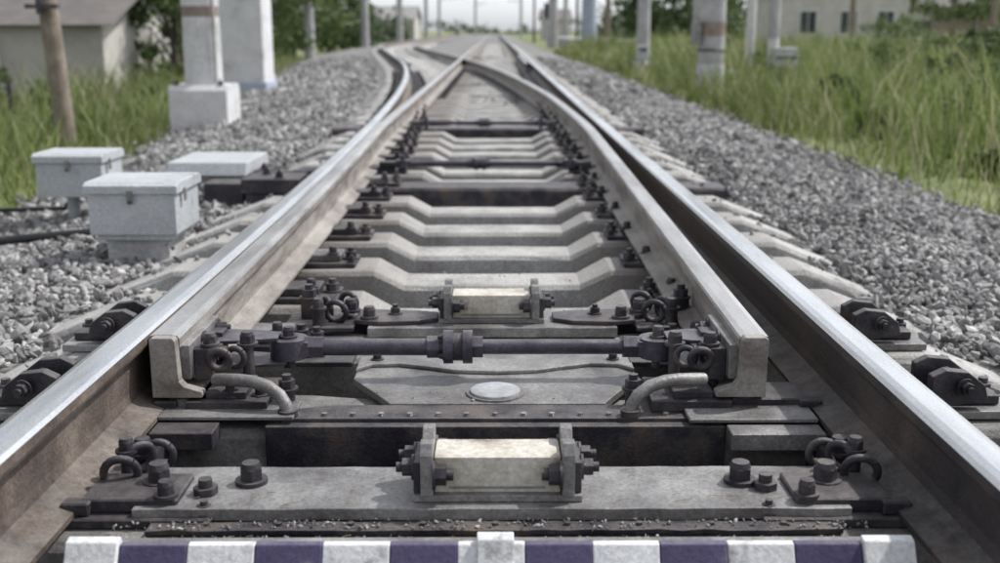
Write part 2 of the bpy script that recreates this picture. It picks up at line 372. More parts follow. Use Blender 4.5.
def wavyplate(mb,x0,x1,ya,yb,z0,z1,k,n=24,amp=.003):
    xs=np.linspace(x0,x1,n+1)
    f=[(x,ya+random.uniform(-amp,amp)) for x in xs]; b=[(x,yb+random.uniform(-amp,amp)) for x in xs]
    mb.prism(f+b[::-1],z0,z1,k)
mb=MB()
wavyplate(mb,-.635,.625,1.785,1.975,.012,.035,'plate')
wavyplate(mb,-.60,.60,1.745,1.781,.003,.014,'steel',30,.004)
mb.box(-.62,.61,1.978,1.992,-.15,.028,'steel')
for x in (-.45,.452): mb.bighead((x,1.90,.035),.023)
for x in (-.615,.605): mb.bighead((x,1.885,.0405),.023)
mb.box(-.70,-.59,1.80,1.93,.0365,.040,'steel'); mb.box(.585,.70,1.80,1.93,.0365,.040,'steel')
for x in np.linspace(-.5,.5,9): mb.cyl((x,1.765,.013),(x,1.765,.019),.006,'steel',8)
mb.obj('cross_tie_plate',.0025,2)
mb=MB()
mb.prism([(-.47,2.285),(.47,2.285),(.455,2.35),(.36,2.375),(-.36,2.375),(-.455,2.35)],.004,.02,'steel')
for x in np.linspace(-.44,.44,15): mb.cyl((x,2.305,.02),(x,2.305,.026),.0065,'plate',8)
mb.prism([(-.24,2.378),(.25,2.378),(.285,2.45),(.345,2.56),(.345,2.72),(.25,2.79),(-.25,2.79),(-.345,2.72),(-.345,2.56),(-.28,2.45)],.004,.022,'plate')
mb.prism([(-.345,2.61),(-.31,2.65),(-.24,2.655),(-.17,2.63),(-.1,2.60),(0,2.59),(.1,2.60),(.17,2.63),(.24,2.655),(.31,2.65),(.345,2.61),(.345,2.745),(-.345,2.745)],.0225,.032,'plate')
mb.box(-.5,.5,2.255,2.283,-.15,.012,'steel')
mb.cyl((0.0,2.45,.022),(0.0,2.45,.026),.068,'plate',32)
mb.cyl((0.0,2.45,.026),(0.0,2.45,.031),.058,'disc',32)
for x in (-.30,.30): mb.bolt((x,2.69,.032),.012)
mb.obj('lock_cover_plate',.0025,2)

mb=MB()
mb.box(-.72,.70,1.99,2.24,-.32,-.30,'black')  # black floor carries the painted shade of the gap between sleepers
mb.box(-.7,.68,2.0,2.06,-.12,-.05,'steel')
mb.cyl((-.62,2.13,-.05),(.6,2.13,-.05),.018,'steel',12)
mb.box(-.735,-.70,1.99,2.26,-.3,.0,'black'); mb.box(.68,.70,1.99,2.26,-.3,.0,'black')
mb.obj('switch_pit_trough',.002,1)

def rod(y,z,xa,xb,r,cx=-.09):
    mb=MB()
    mb.cyl((xa+.03,y,z),(cx-.03,y,z),r,'rod',20); mb.cyl((cx+.03,y,z),(xb-.03,y,z),r*.88,'rod',20)
    mb.cyl((cx-.075,y,z),(cx-.045,y,z),r*1.35,'rod',8,sm=False)
    mb.cyl((cx-.035,y,z),(cx-.012,y,z),r*1.95,'rod',20); mb.cyl((cx+.012,y,z),(cx+.035,y,z),r*1.95,'rod',20)
    mb.cyl((cx-.012,y,z),(cx+.012,y,z),r*1.6,'steel',16)
    mb.cyl((cx+.035,y,z),(cx+.06,y,z),r*1.4,'rod',6,sm=False)
    for a in range(4):
        t=a*math.pi/2+.5; mb.bolt((cx-.035,y+math.cos(t)*r*1.55,z+math.sin(t)*r*1.55),r*.35,ax=(-1,0,0))
    for xe,sg in ((xa,-1),(xb,1)):
        mb.cyl((xe-sg*.085,y,z),(xe-sg*.04,y,z),r*1.4,'rod',6,sm=False)
        mb.cyl((xe,y,z-.024),(xe,y,z+.024),r*2.2,'rod',20)
        mb.box(min(xe,xe-sg*.05),max(xe,xe-sg*.05),y-r*1.3,y+r*1.3,z-.019,z+.019,'rod')
        mb.bighead((xe,y,z+.024),.016)
        mb.cyl((xe,y,z-.05),(xe,y,z-.024),.014,'steel',12)
    return mb
mb=rod(2.57,.10,-.50,.395,.021)
mb.prism([(-.50,2.52),(-.50,2.60),(-.60,2.62),(-.69,2.62),(-.69,2.50),(-.60,2.50)],.068,.075,'rod')
mb.prism([(-.52,2.53),(-.52,2.59),(-.60,2.61),(-.69,2.62),(-.69,2.50),(-.60,2.51)],.125,.134,'rod')
mb.prism([(.395,2.52),(.395,2.60),(.46,2.62),(.545,2.62),(.545,2.50),(.46,2.50)],.068,.075,'rod')
mb.prism([(.41,2.53),(.41,2.59),(.46,2.61),(.545,2.62),(.545,2.50),(.46,2.51)],.125,.134,'rod')
mb.obj('switch_connecting_rod',.002,2)
for yy,xa,xb in ((6.68,-.56,.46),(9.7,-.6,.4)):
    m_=rod(yy,.06,xa,xb,.02); m_.prism([(xa-.14,yy-.04),(xa,yy-.04),(xa,yy+.04),(xa-.14,yy+.04)],.05,.075,'steel'); m_.prism([(xb,yy-.04),(xb+.12,yy-.04),(xb+.12,yy+.04),(xb,yy+.04)],.05,.075,'steel')
    m_.obj('switch_connecting_rod',.002,1)

def clamp(xb,sg):
    mb=MB(); D=.04
    def bx(a,b,y0,y1,z0,z1,k): x0,x1=sorted((xb+sg*a,xb+sg*b)); mb.box(x0,x1,y0+D,y1+D,z0,z1,k)
    poly=[(xb+sg*-.055,.052),(xb+sg*.055,.052),(xb+sg*.058,.058),(xb+sg*.055,.066),(xb+sg*.016,.078),(xb+sg*.006,.09),(xb+sg*.002,.183),(xb+sg*-.004,.19),(xb+sg*-.048,.19),(xb+sg*-.055,.185)]
    if sg<0: poly=poly[::-1]
    mb.prismy(poly,TIP-.03,TIP-.001,'blade')
    bx(-.01,.022,2.33,2.60,.082,.162,'plate')
    bx(.022,.06,2.36,2.41,.07,.145,'steel'); bx(.022,.055,2.5,2.55,.07,.145,'steel')
    for a,y_,z_ in ((.06,2.385,.135),(.022,2.45,.14),(.022,2.45,.10),(.022,2.58,.135)):
        mb.bolt((xb+sg*a,y_+D,z_),.017,ax=(sg,0,0))
    mb.bighead((xb+sg*.055,2.385+D,.147),.017)
    mb.ring((xb+sg*.08,2.36+D,.12),.024,.0085,(0,1,.2),'steel')
    mb.ring((xb+sg*.105,2.41+D,.11),.022,.008,(.3,1,0),'steel')
    mb.bighead((xb+sg*.125,2.45+D,.128),.019); mb.cyl((xb+sg*.125,2.45+D,.03),(xb+sg*.125,2.45+D,.128),.014,'steel',12)
    bx(.02,.2,2.28,2.46,.021,.046,'steel'); bx(.06,.15,2.30,2.43,.046,.062,'steel')
    c=[(.08,2.36,.085),(.10,2.345,.09),(.14,2.335,.092),(.17,2.33,.09),(.205,2.32,.082),(.232,2.31,.065),(.245,2.305,.045),(.25,2.30,.02)]
    mb.tube([(xb+sg*a,b,c_) for a,b,c_ in c],.0145,'plate',14)
    mb.cyl((xb+sg*.25,2.30,.021),(xb+sg*.25,2.30,.035),.022,'steel',14)
    mb.cyl((xb+sg*.235,2.38,.02),(xb+sg*.235,2.38,.055),.018,'steel',12); mb.bolt((xb+sg*.235,2.38,.055),.019)
    mb.obj('blade_clamp',.0022,2)
clamp(-.737+.03,1); clamp(.578-.03,-1)
mb=MB()
mb.box(-.735,-.44,2.27,2.38,.0205,.03,'plate'); mb.box(.42,.70,2.25,2.40,.0205,.03,'plate')
mb.box(.50,.70,2.19,2.249,-.02,.018,'plate')
mb.box(-.735,-.60,2.2,2.269,-.02,.018,'steel')
mb.box(-.52,-.36,2.66,2.90,.021,.034,'steel'); mb.box(.34,.50,2.66,2.90,.021,.034,'steel')
for x in (-.48,.46):
    mb.bolt((x,2.72,.034),.02); mb.bolt((x,2.86,.034),.02)
mb.obj('slide_support_plate',.002,1)

for sx in (-1,1):
    mb=MB(); x=(-.69 if sx<0 else .675)
    mb.ring((x,1.90,.055),.03,.0085,(.2*sx,1,.25),'steel'); mb.ring((x-.02*sx,1.95,.065),.027,.008,(.6*sx,.7,.2),'steel')
    mb.ring((x-.045*sx,1.99,.055),.026,.008,(0,1,.1),'steel')
    mb.bighead((x-.01*sx,2.0,.05),.02); mb.cyl((x-.01*sx,2.0,0),(x-.01*sx,2.0,.05),.016,'steel',12)
    mb.bighead((x+.0*sx,1.94,.08),.016); mb.cyl((x,1.94,.02),(x,1.94,.08),.013,'steel',12)
    mb.box(x-.05,x+.05,1.86,2.03,.01,.03,'steel')
    mb.obj('rail_spring_clip',.002,1)

# second insulated cross plate
mb=MB(); q=-.31
wavyplate(mb,-.36,.345,3.30+q,3.49+q,.004,.033,'plate')
mb.box(-.50,.49,3.50+q,3.52+q,-.16,-.005,'steel')
for sx in (-1,1):
    poly=[(sx*.165,3.36+q),(sx*.22,3.33+q),(sx*.33,3.32+q),(sx*.40,3.34+q),(sx*.40,3.47+q),(sx*.3,3.46+q),(sx*.22,3.45+q),(sx*.165,3.43+q)]
    if sx<0: poly=poly[::-1]
    mb.prism(poly,.0335,.046,'steel')
    mb.ring((sx*.455,3.36+q,.065),.03,.009,(.2,1,.2),'steel'); mb.ring((sx*.49,3.42+q,.06),.028,.009,(.8,.5,0),'steel')
    mb.ring((sx*.43,3.45+q,.07),.027,.009,(.5,1,0),'steel')
    mb.bighead((sx*.36,3.36+q,.046),.02); mb.bighead((sx*.42,3.42+q,.05),.022); mb.cyl((sx*.54,3.42+q,.02),(sx*.54,3.42+q,.09),.026,'steel',14)
    mb.bolt((sx*.54,3.42+q,.09),.022); mb.bolt((sx*.29,3.41+q,.046),.015)
    mb.cyl((sx*.50,3.33+q,.03),(sx*.50,3.33+q,.08),.018,'steel',12); mb.bighead((sx*.50,3.33+q,.08),.018)
    mb.box(min(sx*.4,sx*.6),max(sx*.4,sx*.6),3.30+q,3.45+q,.021,.033,'steel')
mb.obj('cross_tie_plate',.0025,2)

mb=MB()
for sx in (-1,1):
    for y_ in (1.86,2.40,2.94):
        x0,x1=sorted((sx*1.0,sx*(1.36 if y_<2.4 else 1.17)))
        mb.box(x0,x1,y_-.08,y_+.08,.002,.022,'plate' if y_>1.9 else 'steel')
        mb.box(x0+.02,x1-.03,y_-.04,y_+.02,.023,.045,'steel')
        mb.bolt((sx*1.14,y_+.05,.022),.02)
        if y_<2.4: mb.bolt((sx*1.3,y_+.0,.045),.022); mb.bolt((sx*1.24,y_-.01,.045),.015)
        poly=[(sx*.97,.023),(sx*.97,.10),(sx*1.0,.115),(sx*1.05,.11),(sx*1.09,.08),(sx*1.10,.045)]
        if sx>0: poly=poly[::-1]
        mb.prismy(poly,y_-.075,y_-.045,'steel'); mb.prismy(poly,y_+.03,y_+.055,'steel')
        mb.cyl((sx*1.04,y_-.09,.08),(sx*1.04,y_+.07,.08),.014,'steel',12)
        mb.bolt((sx*1.04,y_-.09,.08),.016,ax=(0,-1,0))
mb.obj('anchor_brackets',.003,2)

# ------------------------------------------------------------ ballast & ground
def le(y): return 3.0+off(y)*1.0+(.9 if y>20 else .9*max(0,(y-8))/12)
def re(y): return 3.0
def bz(x,y):
    if abs(x)<.68 and 1.0<y<2.30: return -.34
    if abs(x)<.62 and y<3.3: return -.22
    L=-le(y);R=re(y)
    if x<L+1.3: z=-.10-.2*min(1,max(0,(L+1.3-x)/1.3))
    elif x>R-1.3: z=-.10-.2*min(1,max(0,(x-R+1.3)/1.3))
    elif abs(x)<.7 and y<14: z=-.16
    else: z=-.10
    return z+.012*math.sin(x*5+y*2)*math.sin(y*3.3-x)
ys=list(np.arange(-4,12,.12))+list(np.arange(12,70,.8))+list(np.arange(70,300,15))
us=np.concatenate([[-1.0,-.97],np.linspace(-.94,.94,61),[.97,1.0]])
V=[];F=[]
for y in ys:
    for u in us:
        x=(u*le(y) if u<0 else u*re(y))*1.03
        e=-.15 if abs(u)>.99 else 0
        V.append((x,y,bz(x,y)-.012+e+random.uniform(-.012,.012)))
n=len(us)
F=[(i*n+j,i*n+j+1,(i+1)*n+j+1,(i+1)*n+j) for i in range(len(ys)-1) for j in range(n-1)]
mi=np.array([1 if (abs((V[f[0]][0]+V[f[1]][0])/2)<.75 and V[f[0]][1]<13) else 0 for f in F])
npmesh('ballast_bed',np.array(V),np.array(F),['bed','bedd'],mi)
def gz(x,y):
    if x<-3.1-off(y): 
        t=min(1,max(0,(-(x)-3.8-off(y))/4)); return -.34-.75*t*(3-2*t)*t if t<1 else -1.09
    if x>3.1:
        return -.34-.12*min(1,(x-3.1)/4)
    return -.5
xs=sorted(set([-900,-400,-150,-80,-50,-35]+list(np.arange(-28,28,.7))+[35,50,80,150,400,900]))
ys=[-60,-20]+list(np.arange(-6,60,1.0))+[65,70,80,100,130,180,260,400,700,1200,2000]
V=np.array([(x,y,gz(x,y)+(random.uniform(-.03,.03) if abs(x)>4 else 0)) for y in ys for x in xs]); n=len(xs)
F=np.array([(i*n+j,i*n+j+1,(i+1)*n+j+1,(i+1)*n+j) for i in range(len(ys)-1) for j in range(n-1)])
npmesh('ground',V,F,['grassg'])

def ico():
    t=(1+5**.5)/2
    v=np.array([(-1,t,0),(1,t,0),(-1,-t,0),(1,-t,0),(0,-1,t),(0,1,t),(0,-1,-t),(0,1,-t),(t,0,-1),(t,0,1),(-t,0,-1),(-t,0,1)])/math.sqrt(1+t*t)
    f=np.array([(0,11,5),(0,5,1),(0,1,7),(0,7,10),(0,10,11),(1,5,9),(5,11,4),(11,10,2),(10,7,6),(7,1,8),(3,9,4),(3,4,2),(3,2,6),(3,6,8),(3,8,9),(4,9,5),(2,4,11),(6,2,10),(8,6,7),(9,8,1)])
    return v,f
iv,iF=ico()
def scatter_stones(P,R):
    n=len(P)
    q=rng.normal(size=(n,4)); q/=np.linalg.norm(q,axis=1)[:,None]
    a,b,c,d=q.T
    Rm=np.stack([1-2*(c*c+d*d),2*(b*c-a*d),2*(b*d+a*c),2*(b*c+a*d),1-2*(b*b+d*d),2*(c*d-a*b),2*(b*d-a*c),2*(c*d+a*b),1-2*(b*b+c*c)],1).reshape(n,3,3)
    sc=np.stack([rng.uniform(.8,1.45,n),rng.uniform(.6,1.0,n),rng.uniform(.42,.8,n)],1)*R[:,None]
    vv=iv[None]*(1+rng.uniform(-.35,.25,(n,12,1)))+rng.uniform(-.18,.18,(n,12,3))
    vv=vv*sc[:,None,:]
    vv=np.einsum('nij,nkj->nki',Rm,vv)+P[:,None,:]
    F=(iF[None]+12*np.arange(n)[:,None,None]).reshape(-1,3)
    return vv.reshape(-1,3),F
tieA=np.array([(t[0],t[1],t[2]) for t in ties])
def stones(x0,x1,y0,y1,dens,r0,r1):
    n=int((x1-x0)*(y1-y0)*dens)
    X=rng.uniform(x0,x1,n);Yy=rng.uniform(y0,y1,n)
    keep=np.ones(n,bool)
    for ty,tl,tr in tieA:
        if ty<y0-.2 or ty>y1+.2: continue
        keep&=~((np.abs(Yy-ty)<.145)&(X>tl-.01)&(X<tr+.01))
    L=np.array([-le(v) for v in Yy]); keep&=(X>L-rng.uniform(-.1,.25,n))
    keep&=(X<3.0+rng.uniform(-.1,.25,n))
    X=X[keep];Yy=Yy[keep]
    Z=np.array([bz(a,b) for a,b in zip(X,Yy)])+rng.uniform(-.006,.022,len(X))
    k2=~((np.abs(X)<.68)&(Yy<3.3)); X=X[k2];Yy=Yy[k2];Z=Z[k2]
    R=rng.uniform(r0,r1,len(X))*rng.choice([.55,.8,1,1,1.3],len(X))
    return np.stack([X,Yy,Z],1),R
parts=[stones(-3.6,3.3,1.6,6.2,1400,.015,.023),stones(-4,3.4,6.2,10,700,.02,.03),stones(-5,3.4,10,18,330,.028,.042),stones(-7.5,3.4,18,40,90,.04,.06)]
P=np.concatenate([p[0] for p in parts]);R=np.concatenate([p[1] for p in parts])
inn=(np.abs(P[:,0])<.75)&(P[:,1]<13)
nn=260; tt=tieA[rng.integers(0,18,nn)]; sx=rng.choice([-1,1],nn)
X=sx*rng.uniform(1.0,1.4,nn); 
Pc=np.stack([X,tt[:,0]+rng.uniform(-.1,.1,nn),np.where(np.abs(X)>1.2,-.03,.006)],1)
V,F=scatter_stones(np.concatenate([P[~inn],Pc]),np.concatenate([R[~inn],rng.uniform(.006,.018,nn)]))
npmesh('ballast_gravel',V,F,['stone'])
V,F=scatter_stones(P[inn],R[inn]); npmesh('oily_ballast_gravel',V,F,['stoned'])
nn=1500; X=rng.uniform(-.66,.65,nn); Yy=np.where(rng.random(nn)<.6,rng.uniform(1.69,1.785,nn),rng.uniform(2.36,4.2,nn))
k=(Yy<1.785)|((np.abs(X)<.3)&(np.abs(((Yy-1.86+.27)%.54)-.27)<.09)); Zz=np.where(Yy<1.745,.003,np.where(Yy<1.785,.016,np.where(Yy<2.79,.024,-.053)))
k&=~((Yy>2.79)&(Yy<3.36)); k&=~((Yy>2.55)&(Yy<2.8))
V,F=scatter_stones(np.stack([X,Yy,Zz],1)[k],rng.uniform(.001,.004,int(k.sum()))*rng.choice([.6,1,1.3],int(k.sum())))
npmesh('grit_debris',V,F,['stone'])
# dry straw / twigs lying on the plates
mb=MB()
for i in range(46):
    x=random.uniform(-.6,.6); y_=random.choice([random.uniform(1.70,1.74),random.uniform(1.79,1.84),random.uniform(1.79,1.96)]); z_=.0045 if y_<1.745 else .037
    a=random.uniform(-.6,.6); l=random.uniform(.008,.03)
    mb.tube([(x,y_,z_),(x+l*.5*math.cos(a),y_+l*.3*math.sin(a),z_+.002),(x+l*math.cos(a),min(1.96,y_+l*math.sin(a)*.6),z_+random.uniform(0,.003))],.0007,'straw',4)
mb.obj('dry_straw_debris')

# ------------------------------------------------------------ grass
def grass(name,P,H,Wd,mt='blades'):
    n=len(P); th=rng.uniform(0,2*np.pi,n); ln=rng.uniform(.1,.75,n)*H; la=rng.uniform(0,2*np.pi,n)
    dx=np.cos(th)*Wd;dy=np.sin(th)*Wd; lx=np.cos(la)*ln; ly=np.sin(la)*ln
    x,y,z=P.T
    v=np.stack([np.stack([x-dx,y-dy,z],1),np.stack([x+dx,y+dy,z],1),np.stack([x+dx*.8+lx*.35,y+dy*.8+ly*.35,z+H*.6],1),np.stack([x-dx*.8+lx*.35,y-dy*.8+ly*.35,z+H*.6],1),np.stack([x+lx,y+ly,z+H],1)],1).reshape(-1,3)
    o=5*np.arange(n)[:,None]
    F=np.concatenate([o+np.array([[0,1,2]]),o+np.array([[0,2,3]]),o+np.array([[3,2,4]])])
    npmesh(name,v,F,[mt])
def gpoints(side,n,y0,y1,wmax):
    y=y0+(y1-y0)*rng.random(n)**1.35; u=rng.random(n)**1.3*wmax
    jag=.35*np.sin(y*1.3+side)+.25*np.sin(y*3.1)
    u=u+jag*.5
    if side<0: x=np.array([-(le(b)) for b in y])-u+.05
    else: x=3.0+u
    cl=np.sin(x*1.7+np.sin(y*.9)*2)*np.sin(y*1.1+x*.6)+.5*np.sin(x*4.3+y*2.7)
    k=(cl+rng.uniform(-.8,1.2,n))>-.2
    x=x[k];y=y[k];u=np.abs(u[k]);cl=cl[k]
    z=np.array([gz(a,b) for a,b in zip(x,y)])-.02
    H=(.08+.46*np.clip(u/1.6,0,1))*rng.uniform(.35,1.7,len(x))*(1+.55*cl)
    return np.stack([x,y,z],1),np.abs(H)+.03
P1,H1=gpoints(-1,45000,4,45,11); P2,H2=gpoints(1,80000,5,60,18)
P=np.concatenate([P1,P2]);H=np.concatenate([H1,H2])
grass('tall_grass',P,H,.0045+.0004*P[:,1])

# ------------------------------------------------------------ trees
def leaves(C,Rc,nper,size,flat=.8):
    n=len(C)*nper
    ctr=np.repeat(C,nper,0); rr=np.repeat(Rc,nper)
    p=ctr+rng.normal(size=(n,3))*rr[:,None]*np.array([.5,.5,.5*flat])
    a=rng.normal(size=(n,3));a/=np.linalg.norm(a,axis=1)[:,None]
    b=rng.normal(size=(n,3)); b-=a*(a*b).sum(1)[:,None]; b/=np.linalg.norm(b,axis=1)[:,None]
    s=rng.uniform(.6,1.3,n)[:,None]*size
    V=np.stack([p-a*s,p+b*s*.5,p+a*s,p-b*s*.5],1).reshape(-1,3)
    F=np.arange(4*n).reshape(n,4)
    return V,F
def tree(name,x,y,z,h,cr,nc=60,nper=60,size=.08,mt='leaf',trunk=.12,low=.3,bare=False):
    mb=MB()
    top=Vector((x+random.uniform(-.2,.2),y,z+h*.85))
    pts=[Vector((x,y,z-.1)),Vector((x+.05*h*random.uniform(-1,1),y,z+h*.35)),top]
    mb.tube(pts,[trunk,trunk*.7,trunk*.15],'bark',8)
    C=[];Rc=[]
    for i in range(nc):
        t=random.random(); zz=low+(1-low)*t
        env=cr*math.sin(math.pi*min(1,max(.12,(zz-low)/(1-low)*.85+.12)))**.6
        a=random.uniform(0,2*math.pi); r=env*math.sqrt(random.uniform(.15,1.1))
        c=Vector((x+math.cos(a)*r,y+math.sin(a)*r,z+h*zz)); C.append(c); Rc.append(random.uniform(.12,.3)*cr)
        if i%(2 if bare else 4)==0:
            s=pts[0].lerp(top,max(.15,zz*.7-.05)); mid=s.lerp(c,.5)+Vector((0,0,.08*h*random.random()))
            mb.tube([s,mid,c],[trunk*.32,trunk*.18,trunk*.05],'bark',5)
            if bare:
                for q in range(4):
                    e=c+Vector((random.uniform(-1,1),random.uniform(-1,1),random.uniform(-.2,1)))*cr*.3
                    mb.tube([mid.lerp(c,random.random()),e],[trunk*.1,trunk*.03],'bark',4)
    if not bare:
        V,F=leaves(np.array(C),np.array(Rc),nper,size)
        mb.add(V.tolist(),F.tolist(),mt)
    return mb.obj(name)
tree('tree',-8.6,30,-1,5.5,1.9,90,60,.11,'leaf',low=.12)
tree('tree',-7.3,25.5,-1,3.6,1.0,70,60,.08,'leafl',low=.1)
tree('tree',-9.6,45,-1,7,2.8,100,60,.14,'leafl',low=.12)
tree('tree',-12.5,50,-1,8,3.5,110,60,.15,'leaf',low=.1)
tree('tree',-11.8,66,-1,7,3.3,100,50,.17,'leafl',low=.1)
tree('tree',-12.5,85,-1,6,3.5,100,45,.22,'leaf',low=.1)
tree('tree',-15,58,-1,8,3.8,100,50,.17,'leaf',low=.1)
tree('tree',-17,36,-1,8,3.5,80,60,.13,'leaf')
tree('tree',12,80,-.5,6,3.2,100,45,.2,'leaf',low=.1)
tree('tree',16.0,86,-.5,8,3.6,100,45,.2,'leafl',low=.1)
tree('tree',28,104,-.5,8,4.5,80,45,.22,'leaf',low=.1)
tree('tree',52,92,-.5,9,5,80,45,.22,'leaf')
tree('tree',42,100,-.5,8,5,80,45,.22,'leafl')
tree('tree',31,76,-.5,6,3,80,45,.16,'leafl')
tree('bare_tree',-9.0,15,-1,4.5,2.6,110,0,.1,'leaf',trunk=.1,low=.25,bare=True)
def bush(x,y,h,r,mt='leafl',z=-.45,nc=34,size=.05): tree('bush',x,y,z,h,r,nc,60,size,mt,trunk=.03,low=.08)
bush(8.2,19,1.3,.85,'leaf'); bush(9.6,27,1.6,1.0); bush(6.6,34,1.7,1.0,'leaf'); bush(12.2,33,1.3,1.2)
bush(14.5,42,1.6,1.3,'leaf'); bush(5.9,24,.9,.5); bush(17,38,1.1,1.5); bush(6.4,14,.85,.6,'leaf'); bush(4.6,13,.45,.35); bush(10.4,22,1.2,.9)
bush(7.3,16.5,.7,.5); bush(5.4,17.5,.6,.4,'leaf'); bush(4.4,9.2,.4,.3); bush(11.5,26,1.1,1.0,'leaf'); bush(13.5,30,1.0,1.0); bush(8.6,24,.9,.7)
bush(-6.2,24,1.1,.7,'leafl',-.8); bush(-7.6,28,2.4,1.0,'leaf',-1); bush(-5.0,17,.6,.5,'leafl',-.6); bush(-8.5,14,.9,.8,'leafl',-1.1); bush(-7.5,36,2.4,1.2,'leaf',-1)
bush(-6.8,29,1.7,.9,'leafl',-1); bush(-5.2,13.5,.6,.4,'leaf',-.7); bush(-9.5,20.5,1.4,.9,'leaf',-1.1); bush(-7.2,18.5,1.0,.7,'leafl',-1)
C=[];Rc=[]
for i in range(650):
    a=random.uniform(-1,1); X=a*170
    if -17<X<20: continue
    Yd=random.uniform(135,230); hh=(4.5+3*math.sin(X*.13)+2*math.sin(X*.31+1))*min(1,.3+abs(X)/60)
    C.append((X,Yd,-.5+random.random()*hh)); Rc.append(random.uniform(1.5,3))
for i in range(240):
    X=random.uniform(-60,-9.0) if i%2 else random.uniform(10.5,60); hh=min(6,1.5+abs(X)*.12)*(1+.3*math.sin(X*.7))
    C.append((X,random.uniform(105,135),-.5+random.random()*hh)); Rc.append(random.uniform(.8,1.8))
for i in range(120):
    X=random.uniform(-60,70); hh=1.5+abs(X-3)*.16
    C.append((X,random.uniform(320,420),-1+random.random()*hh)); Rc.append(random.uniform(1.2,2.4))
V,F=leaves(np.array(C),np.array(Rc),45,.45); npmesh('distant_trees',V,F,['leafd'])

# ------------------------------------------------------------ trackside boxes
def sbox(name,cx,y0,w,d,z0,h,ped,gz0,post=False):
    mb=MB(); x0=cx-w/2;x1=cx+w/2
    mb.box(x0,x1,y0,y0+d,z0,z0+h*.78,'boxp')
    mb.prismx([(y0-.014,z0+h*.785),(y0+d+.014,z0+h*.785),(y0+d+.014,z0+h*.94),(y0+d-.02,z0+h),(y0+.02,z0+h),(y0-.014,z0+h*.94)],x0-.014,x1+.014,'boxp')
    mb.box(cx-.012,cx+.012,y0-.022,y0-.0145,z0+h*.6,z0+h*.86,'plate'); mb.cyl((cx,y0-.03,z0+h*.64),(cx,y0-.01,z0+h*.64),.008,'steel',10)
    mb.box(x1+.0145,x1+.022,y0+.08,y0+.11,z0+h*.6,z0+h*.86,'plate')
    for sx in (x0+.05,x1-.05): mb.cyl((sx-.03,y0+d+.02,z0+h*.8),(sx+.03,y0+d+.02,z0+h*.8),.01,'steel',8)
    if post:
        mb.cyl((cx-.05,y0+d/2,gz0),(cx-.05,y0+d/2,z0),.035,'boxp',14); mb.box(cx-.12,cx+.05,y0+d/2-.08,y0+d/2+.08,z0-.015,z0-.001,'boxp')
        mb.cyl((cx+.08,y0+.1,gz0),(cx+.08,y0+.1,z0-.0),.016,'rubber',10)
    else:
        a=ped
        mb.box(cx-a,cx+a,y0+.05,y0+d-.08,gz0,z0-.002,'poleg')
        mb.box(cx-a-.03,cx+a+.03,y0+.02,y0+d-.05,z0-.025,z0-.001,'boxp')
    mb.obj(name,.005,2)
sbox('trackside_junction_box',-1.50,4.50,.36,.36,.02,.22,.13,-.25)
sbox('trackside_junction_box',-2.33,6.0,.36,.34,-.045,.24,.1,-.3,True)
mb=MB()
mb.box(-1.98,-1.55,6.75,7.35,-.14,-.02,'conc'); mb.prismx([(6.70,-.018),(7.4,-.018),(7.36,.06),(6.74,.06)],-2.01,-1.52,'boxp')
mb.box(-1.50,-1.40,6.82,7.0,-.1,.0,'steel'); mb.bolt((-1.45,6.9,0),.02)
mb.obj('cable_coupling_box',.006,2)
mb=MB()
mb.box(-1.40,-1.08,6.03,6.33,-.03,.05,'steel'); mb.box(-1.62,-1.4,6.08,6.28,-.12,.02,'steel'); mb.cyl((-1.4,6.45,.02),(-.7,6.6,.04),.018,'rod',12)
mb.bolt((-1.2,6.1,.05),.022); mb.bolt((-1.3,6.25,.05),.022)
mb.obj('point_machine_linkage',.004,1)
mb=MB()
mb.tube([(-4.2,4.2,-.26),(-3.2,5.0,-.22),(-2.7,5.2,-.17),(-2.3,5.35,-.15),(-1.9,5.25,-.1),(-1.65,4.95,-.04),(-1.6,4.9,.02)],.022,'rubber',10)
mb.obj('cable_hose')
mb=MB()
mb.tube([(-2.45,6.4,-.05),(-2.6,6.6,-.2),(-3.3,6.8,-.25)],.014,'rubber',8)
mb.obj('cable')

# ------------------------------------------------------------ poles
def pole(x,y,z,r,h,kind='poleg',base=None,r2=None,bands=(),n=20,lean=0):
    mb=MB(); r2=r*.75 if r2 is None else r2; zb=z
    if base:
        w,bh=base
        mb.prismx([(y-w/2,z-.3),(y+w/2,z-.3),(y+w/2,z+bh*.9),(y+w/2-.05,z+bh),(y-w/2+.05,z+bh),(y-w/2,z+bh*.9)],x-w/2,x+w/2,'polew'); 
        for q in (-1,1): mb.bolt((x+q*w*.38,y-w*.38,z+bh),.03)
        zb=z+bh
    zs=[zb]+[b for bb in bands for b in bb[:2]]+[z+h]; ks=[kind]
    for bb in bands: ks+= [bb[2],kind]
    for i in range(len(zs)-1):
        a,b_=zs[i],zs[i+1]; ra=lerp(r,r2,(a-zb)/(z+h-zb)); rb=lerp(r,r2,(b_-zb)/(z+h-zb))
        if b_-a>.001: mb.cyl((x+lean*(a-z),y,a),(x+lean*(b_-z),y,b_),ra,ks[i],n,r2=rb)
    mb.cyl((x+0,y,z-.5),(x,y,z+.05),r,kind,n)
    return mb
m_=pole(-3.38,13.0,-.36,.215,8,'polew',(.66,.60),bands=((1.0,1.12,'brown'),))
for t in (1.3,1.6): m_.ring((-3.38,13.0,t),.212,.012,(0,0,1),'steel',n=26)
m_.tube([(-3.2,12.84,.24),(-3.2,12.84,2.5)],.018,'poleg',8); m_.obj('concrete_mast')
